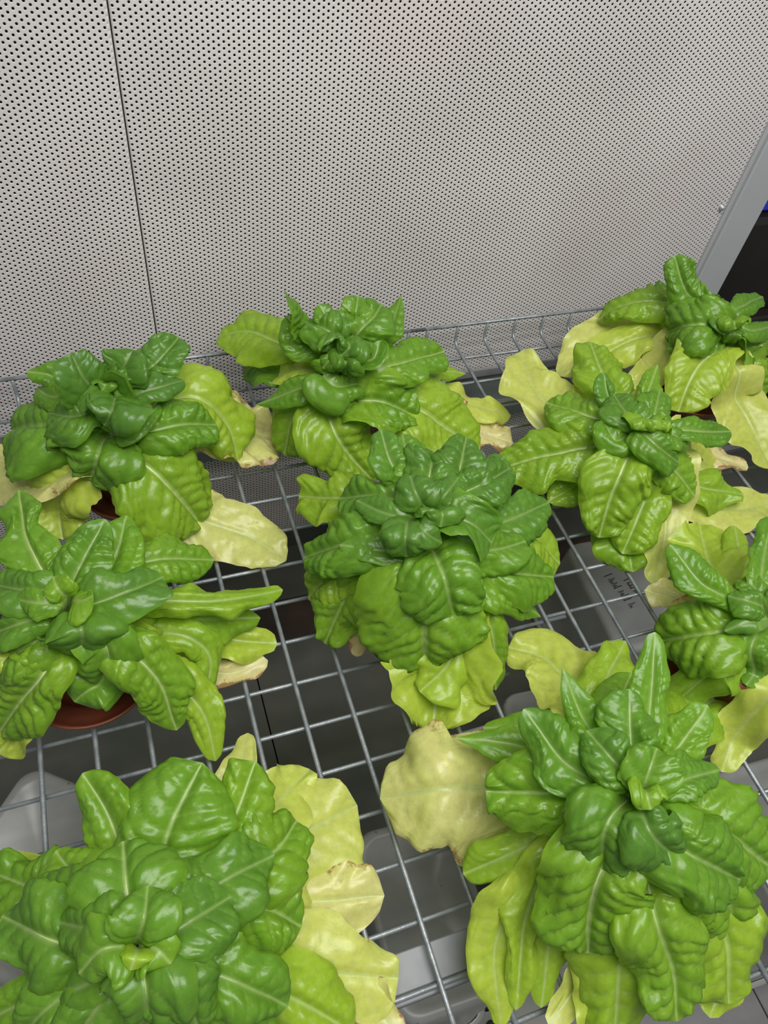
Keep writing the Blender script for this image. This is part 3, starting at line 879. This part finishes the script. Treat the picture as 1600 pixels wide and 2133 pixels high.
lettuce('potted lettuce with upright puckered leaves in front of the grey corner post', (1512, 672), 13.5, 'I', [
 (.8, 390, [(800, 760, 17.5), (560, 540, 19.5), (400, 70, 23.5)], o_(s='oval', c=-15, k=60)),
 (1.0, 210, [(700, 760, 15), (420, 590, 15), (60, 580, 14)]),
 (.7, 220, [(1130, 810, 18), (1290, 720, 18.5), (1535, 600, 18)], o_(s='oval')),
 (.7, 200, [(1030, 780, 18), (880, 670, 19), (700, 580, 18)], RD),
 (.95, 580, [(1020, 980, 17.5), (780, 960, 18.5), (540, 980, 17), (320, 1060, 13)], o_(s='round', c=-30, k=35)),
 (.8, 280, [(1050, 860, 18), (920, 770, 19.5), (800, 650, 20)], RD),
 (.85, 260, [(1150, 1000, 18), (1180, 1090, 18), (1080, 1200, 15)], RD),
 (1.0, 340, [(1000, 1100, 15.5), (720, 1190, 15), (310, 1270, 12)], o_(s='round', c=-35, k=35)),
 (1.0, 210, [(980, 920, 18), (800, 800, 19), (640, 640, 19)]),
 (.6, 130, [(1120, 1030, 19), (1010, 950, 20), (860, 800, 20)], o_(c=-45)),
 (1.5, 200, [(1140, 900, 20), (1170, 930, 21), (1190, 1020, 20)], RD),
 (.8, 190, [(1200, 1000, 17), (1400, 1040, 17), (1680, 960, 16)]),
 (1.3, 290, [(1150, 1060, 15), (1280, 1200, 14), (1390, 1430, 11)], o_(c=35, b=.4)),
 (1.2, 190, [(1300, 1100, 12), (1500, 1190, 11), (1700, 1250, 9)]),
 (1.3, 190, [(1130, 1150, 13), (1110, 1350, 12), (1160, 1510, 9)], RD),
 (1.7, 350, [(1250, 1200, 11), (1420, 1500, 9), (1560, 1880, 4)], RD),
 (2.5, 830, [(980, 1250, 14), (720, 1480, 13.5), (560, 1780, 11), (450, 2080, 8)], o_(s='round', c=-12, rib=1.5)),
 (1.7, 150, [(1150, 330, 14), (950, 290, 14), (800, 310, 12), (655, 390, 8)], o_(f='D', c=-40)),
 (3.0, 220, [(1040, 480, 9), (880, 490, 9), (700, 580, 6), (540, 750, 3)], o_(f='D', c=-12, b=.5)),
 (4.0, 220, [(900, 420, 7), (650, 480, 6), (430, 700, 2)], o_(f='D', b=.3)),
 (3.8, 190, [(1150, 560, 8), (1000, 640, 7), (790, 810, 4)], o_(f='D', b=.3)),
 (3.6, 340, [(1330, 620, 9), (1380, 760, 8), (1480, 930, 5), (1620, 1220, 2)], o_(f='D', b=.25, w=.6)),
], 5, 0.82, 1.25)

lettuce('potted lettuce with pointed green leaves and pot saucer showing in front', (130, 1250), 14, 'E', [
 (1.0, 270, [(280, 560, 13), (200, 440, 14), (140, 290, 14.5), (100, 55, 15)], o_(s='spade', c=-12, rib=1.5)),
 (.75, 300, [(380, 580, 15), (450, 430, 16.5), (565, 210, 18)], o_(s='spade', c=-12)),
 (1.2, 290, [(520, 560, 13), (620, 420, 14), (680, 190, 15)], o_(s='spade')),
 (1.3, 220, [(560, 540, 12), (850, 430, 12), (1150, 430, 9)]),
 (.5, 300, [(440, 690, 15), (640, 620, 16), (880, 520, 15)], o_(c=-12, b=.35)),
 (.8, 150, [(430, 600, 15), (540, 560, 15.5), (650, 510, 15)]),
 (.5, 400, [(400, 720, 15), (440, 810, 15.5), (430, 950, 12)], o_(s='round', b=.3)),
 (1.5, 160, [(350, 620, 16), (310, 580, 17), (285, 520, 17)], RD),
 (1.4, 180, [(390, 640, 16), (440, 645, 17), (500, 620, 17.5)], o_(s='round', b=.4)),
 (.5, 230, [(280, 600, 15), (130, 590, 15), (-60, 560, 13)], o_(b=.6)),
 (1.0, 150, [(330, 670, 15.5), (200, 660, 16), (80, 640, 15)]),
 (.7, 220, [(260, 740, 14), (110, 770, 14), (-60, 830, 12)], o_(s='round', b=.5)),
 (1.2, 260, [(280, 800, 12), (150, 900, 12), (-50, 960, 9)], RD),
 (1.4, 320, [(320, 860, 11), (240, 1030, 11), (120, 1180, 8), (0, 1350, 4)], o_(c=-15, rib=1.5)),
 (.9, 340, [(420, 760, 13.5), (570, 900, 13.5), (560, 1050, 10), (420, 1235, 6)], o_(s='oval', c=-20, b=.35)),
 (1.4, 310, [(540, 800, 11), (700, 920, 12), (850, 1080, 9), (950, 1345, 4)], o_(s='oval', c=-15, rib=1.5)),
 (1.9, 210, [(560, 680, 11), (850, 650, 11), (1150, 650, 10), (1520, 590, 7)], o_(s='long', c=-50, b=.5)),
 (1.7, 240, [(600, 720, 9), (900, 750, 8), (1400, 740, 4)], o_(s='long', c=-40, b=.4)),
 (2.8, 240, [(800, 760, 5), (1200, 850, 3), (1490, 880, 1.5)], o_(s='round', b=.4)),
 (5.0, 180, [(900, 900, 3), (1200, 1040, 1.2), (1440, 970, 1)], o_(s='round', w=2)),
 (1.9, 210, [(700, 820, 8), (1000, 840, 8), (1130, 950, 6), (1090, 1190, 3)], o_(b=.5)),
 (2.2, 260, [(650, 880, 8), (900, 1050, 6), (1090, 1250, 4), (1160, 1510, 1)], o_(s='long', b=.6)),
 (3.0, 260, [(200, 1000, 7), (120, 1300, 4), (-10, 1470, 2)], o_(b=.5)),
], 6)

lettuce('large dense potted lettuce with smooth green leaves over yellow outer leaves', (275, 1975), 16, 'J', [
 (2.2, 130, [(720, 690, 19), (700, 740, 20), (680, 805, 19.5)], o_(b=.5)),
 (1.3, 210, [(720, 680, 18), (820, 690, 19.5), (890, 770, 19)], o_(s='round', b=.6)),
 (.9, 290, [(720, 640, 19), (750, 540, 20.5), (770, 360, 20)], o_(s='round', b=.6)),
 (1.0, 290, [(680, 680, 18.5), (540, 690, 19.5), (410, 820, 18)], o_(s='round', b=.5)),
 (.7, 340, [(620, 640, 17.5), (460, 590, 18), (300, 550, 16)], o_(s='round', b=.5)),
 (.9, 460, [(690, 560, 17), (660, 370, 18), (640, 130, 17)], o_(s='round', b=.5, rib=1.5)),
 (.6, 370, [(780, 700, 17), (930, 590, 18), (1200, 420, 16.5)], o_(b=.6)),
 (.7, 350, [(830, 600, 14.5), (1130, 360, 15), (1430, 200, 13)], o_(b=.6)),
 (.6, 440, [(730, 740, 17.5), (760, 900, 18), (780, 1150, 14)], o_(s='round', b=.5)),
 (.6, 340, [(820, 760, 16.5), (960, 900, 17), (1040, 1130, 14)], o_(s='round', b=.5)),
 (.9, 370, [(900, 740, 14), (1200, 850, 14), (1500, 990, 11)], o_(s='round', b=.6)),
 (.7, 430, [(500, 700, 15), (280, 650, 15.5), (10, 520, 13)], o_(s='round', b=.5, rib=1.5)),
 (1.0, 300, [(560, 560, 14), (400, 430, 15), (150, 400, 13)], o_(s='round', b=.6)),
 (1.5, 310, [(560, 520, 13), (430, 370, 13.5), (290, 180, 12)], o_(s='round', b=.6)),
 (1.3, 180, [(470, 520, 11), (420, 370, 12), (320, 205, 13)], o_(f='F', s='oval')),
 (1.1, 330, [(620, 560, 12), (660, 420, 13), (785, 165, 14)], o_(f='F', s='oval', b=.8)),
 (1.5, 220, [(760, 600, 11), (900, 400, 12), (990, 160, 13)], o_(f='F', s='oval')),
 (1.4, 270, [(850, 620, 11), (1050, 520, 11), (1150, 390, 9)], o_(f='F', s='round')),
 (1.3, 290, [(750, 720, 11), (1000, 720, 11), (1170, 800, 8)], o_(f='F', s='round')),
 (4.0, 170, [(800, 600, 6), (900, 300, 4), (960, 50, 3)], o_(f='F', b=.3)),
 (3.8, 540, [(800, 640, 6), (1100, 480, 4), (1385, 330, 2)], o_(f='F', s='round', b=.3, c=-10)),
 (3.6, 290, [(800, 620, 8), (1000, 400, 6), (1200, 190, 3)], o_(f='F', s='round', b=.3)),
 (4.5, 350, [(800, 750, 5), (1250, 700, 2.5), (1490, 680, 1.5)], o_(f='F', s='round', b=.3, c=-8)),
 (3.9, 430, [(800, 880, 5), (1150, 960, 4), (1545, 1000, 2)], o_(f='F', s='round', b=.3, c=-10)),
 (2.3, 290, [(750, 950, 9), (1100, 1060, 7), (1370, 1210, 4)], o_(f='F', s='round', b=.5)),
 (4.5, 250, [(1000, 1000, 3), (1400, 1080, 1.5), (1570, 1250, 1)], o_(f='F', b=.3)),
 (1.1, 250, [(500, 800, 10), (150, 660, 9), (-60, 580, 7)], o_(f='F', s='round')),
 (2.8, 130, [(400, 750, 5), (150, 580, 3), (-30, 530, 2)], o_(f='F')),
 (.8, 240, [(480, 840, 14), (250, 1000, 13.5), (110, 1160, 11)], o_(s='round', b=.6)),
 (.6, 190, [(600, 780, 15.5), (400, 900, 15), (270, 870, 13)], o_(s='round', b=.6)),
 (.8, 270, [(600, 860, 15), (480, 1030, 14.5), (350, 1210, 11)], o_(s='round', b=.6)),
 (1.2, 230, [(400, 860, 12), (60, 1000, 11), (-110, 1100, 9)], o_(s='round', b=.6)),
 (1.0, 310, [(950, 880, 12), (1250, 1060, 11), (1430, 1210, 8)], o_(s='round', b=.6)),
], 7, 1.0, 1.25)

lettuce('spreading potted lettuce with glossy puckered leaves and folded pale leaf beside it', (1345, 1645), 16, 'G', [
 (1.6, 150, [(1110, 690, 19), (1120, 720, 20), (1135, 775, 19.5)], RD),
 (1.0, 200, [(1110, 680, 19), (1130, 610, 20), (1160, 530, 20)], RD),
 (.8, 180, [(1150, 700, 18), (1260, 660, 18.5), (1410, 615, 17)], o_(s='oval')),
 (.6, 190, [(1060, 660, 18), (980, 570, 19), (880, 460, 18.5)], RD),
 (.7, 190, [(1060, 620, 17), (1055, 470, 18), (1050, 295, 19)], RD),
 (1.0, 140, [(1090, 600, 15), (1130, 400, 17), (1152, 70, 20)], o_(s='oval')),
 (.9, 150, [(1020, 600, 15), (880, 440, 16), (785, 215, 18)], PT),
 (.7, 190, [(980, 700, 16), (800, 590, 17), (630, 375, 18)], o_(s='oval')),
 (1.2, 180, [(1150, 640, 15), (1250, 520, 16), (1362, 360, 17)], o_(s='oval')),
 (1.2, 150, [(900, 620, 12), (620, 520, 12), (362, 490, 11)], PT),
 (1.4, 110, [(880, 600, 11), (650, 450, 11.5), (470, 450, 10)]),
 (1.3, 340, [(960, 720, 14), (800, 715, 14.5), (480, 700, 12.5)], o_(s='round', c=-20, k=28)),
 (.7, 280, [(1040, 740, 17), (960, 830, 17.5), (940, 1010, 14)], RD),
 (.3, 220, [(1100, 760, 18), (1130, 860, 18.5), (1250, 980, 16)], o_(s='oval')),
 (1.3, 430, [(1020, 900, 14), (940, 1010, 14), (890, 1200, 10), (885, 1345, 7)], o_(s='oval', c=-15, rib=1.5)),
 (.9, 340, [(1150, 800, 16), (1260, 930, 16.5), (1490, 1050, 13)], RD),
 (1.2, 390, [(1200, 760, 13), (1400, 850, 13.5), (1610, 1000, 10)], RD),
 (1.5, 290, [(1250, 900, 11), (1430, 1100, 10), (1440, 1270, 6)], RD),
 (1.5, 300, [(1100, 950, 12), (1150, 1200, 12), (1220, 1400, 9), (1240, 1615, 6)], o_(s='oval', c=-25)),
 (2.0, 190, [(950, 830, 10), (700, 900, 9), (390, 1030, 5)], o_(s='round', b=.5)),
 (2.8, 240, [(900, 900, 8), (650, 1080, 7), (520, 1300, 4), (540, 1640, 1)], o_(s='long', b=.5, c=-20)),
 (2.4, 170, [(920, 880, 9), (720, 1000, 9), (640, 1200, 6), (600, 1570, 2)], o_(s='long', c=-30, b=.7)),
 (2.2, 190, [(900, 950, 7), (760, 1200, 5), (700, 1560, 1)], o_(s='long', b=.3)),
 (2.3, 210, [(1000, 1000, 7), (930, 1250, 5), (810, 1360, 3)], o_(b=.3)),
 (3.8, 160, [(1000, 1100, 5), (850, 1450, 2), (730, 1630, 1)], o_(b=.3)),
 (3.0, 210, [(1020, 1050, 7), (930, 1400, 4), (880, 1710, 1)], o_(s='long', b=.3)),
 (2.1, 310, [(1060, 1000, 9), (1010, 1400, 6), (990, 1730, 2)], o_(s='long', b=.5)),
 (2.2, 350, [(1200, 950, 9), (1420, 1250, 7), (1445, 1545, 3)], o_(s='round', b=.6)),
 (2.6, 190, [(1250, 1100, 5), (1400, 1450, 2), (1370, 1600, 1)]),
 (4.4, 520, [(900, 770, 8), (470, 690, 7), (310, 690, 7.5), (60, 730, 4)], o_(s='round', c=-28, b=.45, w=1.3, m=1.0, p=0.03, k=18)),
 (3.4, 300, [(1000, 560, 8), (850, 330, 6), (720, 180, 4), (570, 130, 3)], o_(s='round', b=.5)),
 (2.3, 190, [(1000, 600, 9), (910, 390, 9), (960, 250, 9), (1035, 105, 8)], o_(s='oval', b=.5)),
 (1.8, 270, [(1150, 560, 7), (1280, 400, 5), (1480, 290, 3)], o_(b=.4)),
 (1.4, 160, [(1040, 560, 12), (1000, 400, 12), (1060, 230, 12)]),
], 8)

lettuce('potted lettuce with one broad round puckered leaf at the right shelf', (1602, 1290), 13.5, 'H', [
 (.9, 230, [(800, 720, 17), (560, 570, 18), (340, 300, 19)], o_(s='oval', c=-25)),
 (.8, 220, [(1000, 650, 18), (1040, 400, 19), (1090, 90, 20)], o_(s='oval')),
 (.9, 210, [(1020, 750, 18), (950, 600, 18.5), (840, 560, 17)], RD),
 (.6, 180, [(1050, 780, 18), (900, 710, 19), (770, 680, 18)], RD),
 (.6, 140, [(1080, 850, 17), (900, 880, 17.5), (745, 940, 16)], o_(s='long', c=-40, b=.5)),
 (1.4, 520, [(900, 900, 14), (690, 950, 14.5), (480, 980, 12), (270, 1010, 8)], o_(s='round', c=-25)),
 (.8, 230, [(1040, 880, 15), (940, 1060, 15), (960, 1250, 12), (850, 1390, 10)], o_(s='long', c=-40)),
 (.9, 190, [(1080, 900, 14), (1070, 1150, 13), (1050, 1390, 10)]),
 (.7, 160, [(960, 820, 15), (800, 790, 15), (690, 740, 14)], RD),
 (2.7, 430, [(950, 760, 12), (730, 570, 11), (610, 380, 9), (560, 150, 8)], o_(s='round', c=40, b=.2)),
 (2.4, 190, [(900, 600, 11), (860, 400, 11), (820, 160, 10)], RD),
 (1.8, 420, [(950, 1000, 8), (650, 1300, 6), (310, 1520, 3)], o_(s='round', b=.4)),
 (3.3, 420, [(1080, 1250, 8), (950, 1480, 6), (800, 1750, 4), (720, 1980, 2)], o_(b=.25, w=1.5)),
 (4.6, 240, [(800, 850, 5), (450, 720, 3), (150, 640, 2)], o_(w=1.8)),
 (5.3, 130, [(700, 900, 3), (350, 850, 2), (230, 980, 1)], o_(w=2.2)),
 (.7, 200, [(1090, 760, 19), (1150, 700, 20), (1250, 650, 19)], RD),
 (.9, 260, [(1120, 850, 16), (1250, 900, 16), (1400, 950, 13)], RD),
], 9, 0.82)
#LEAVES_END
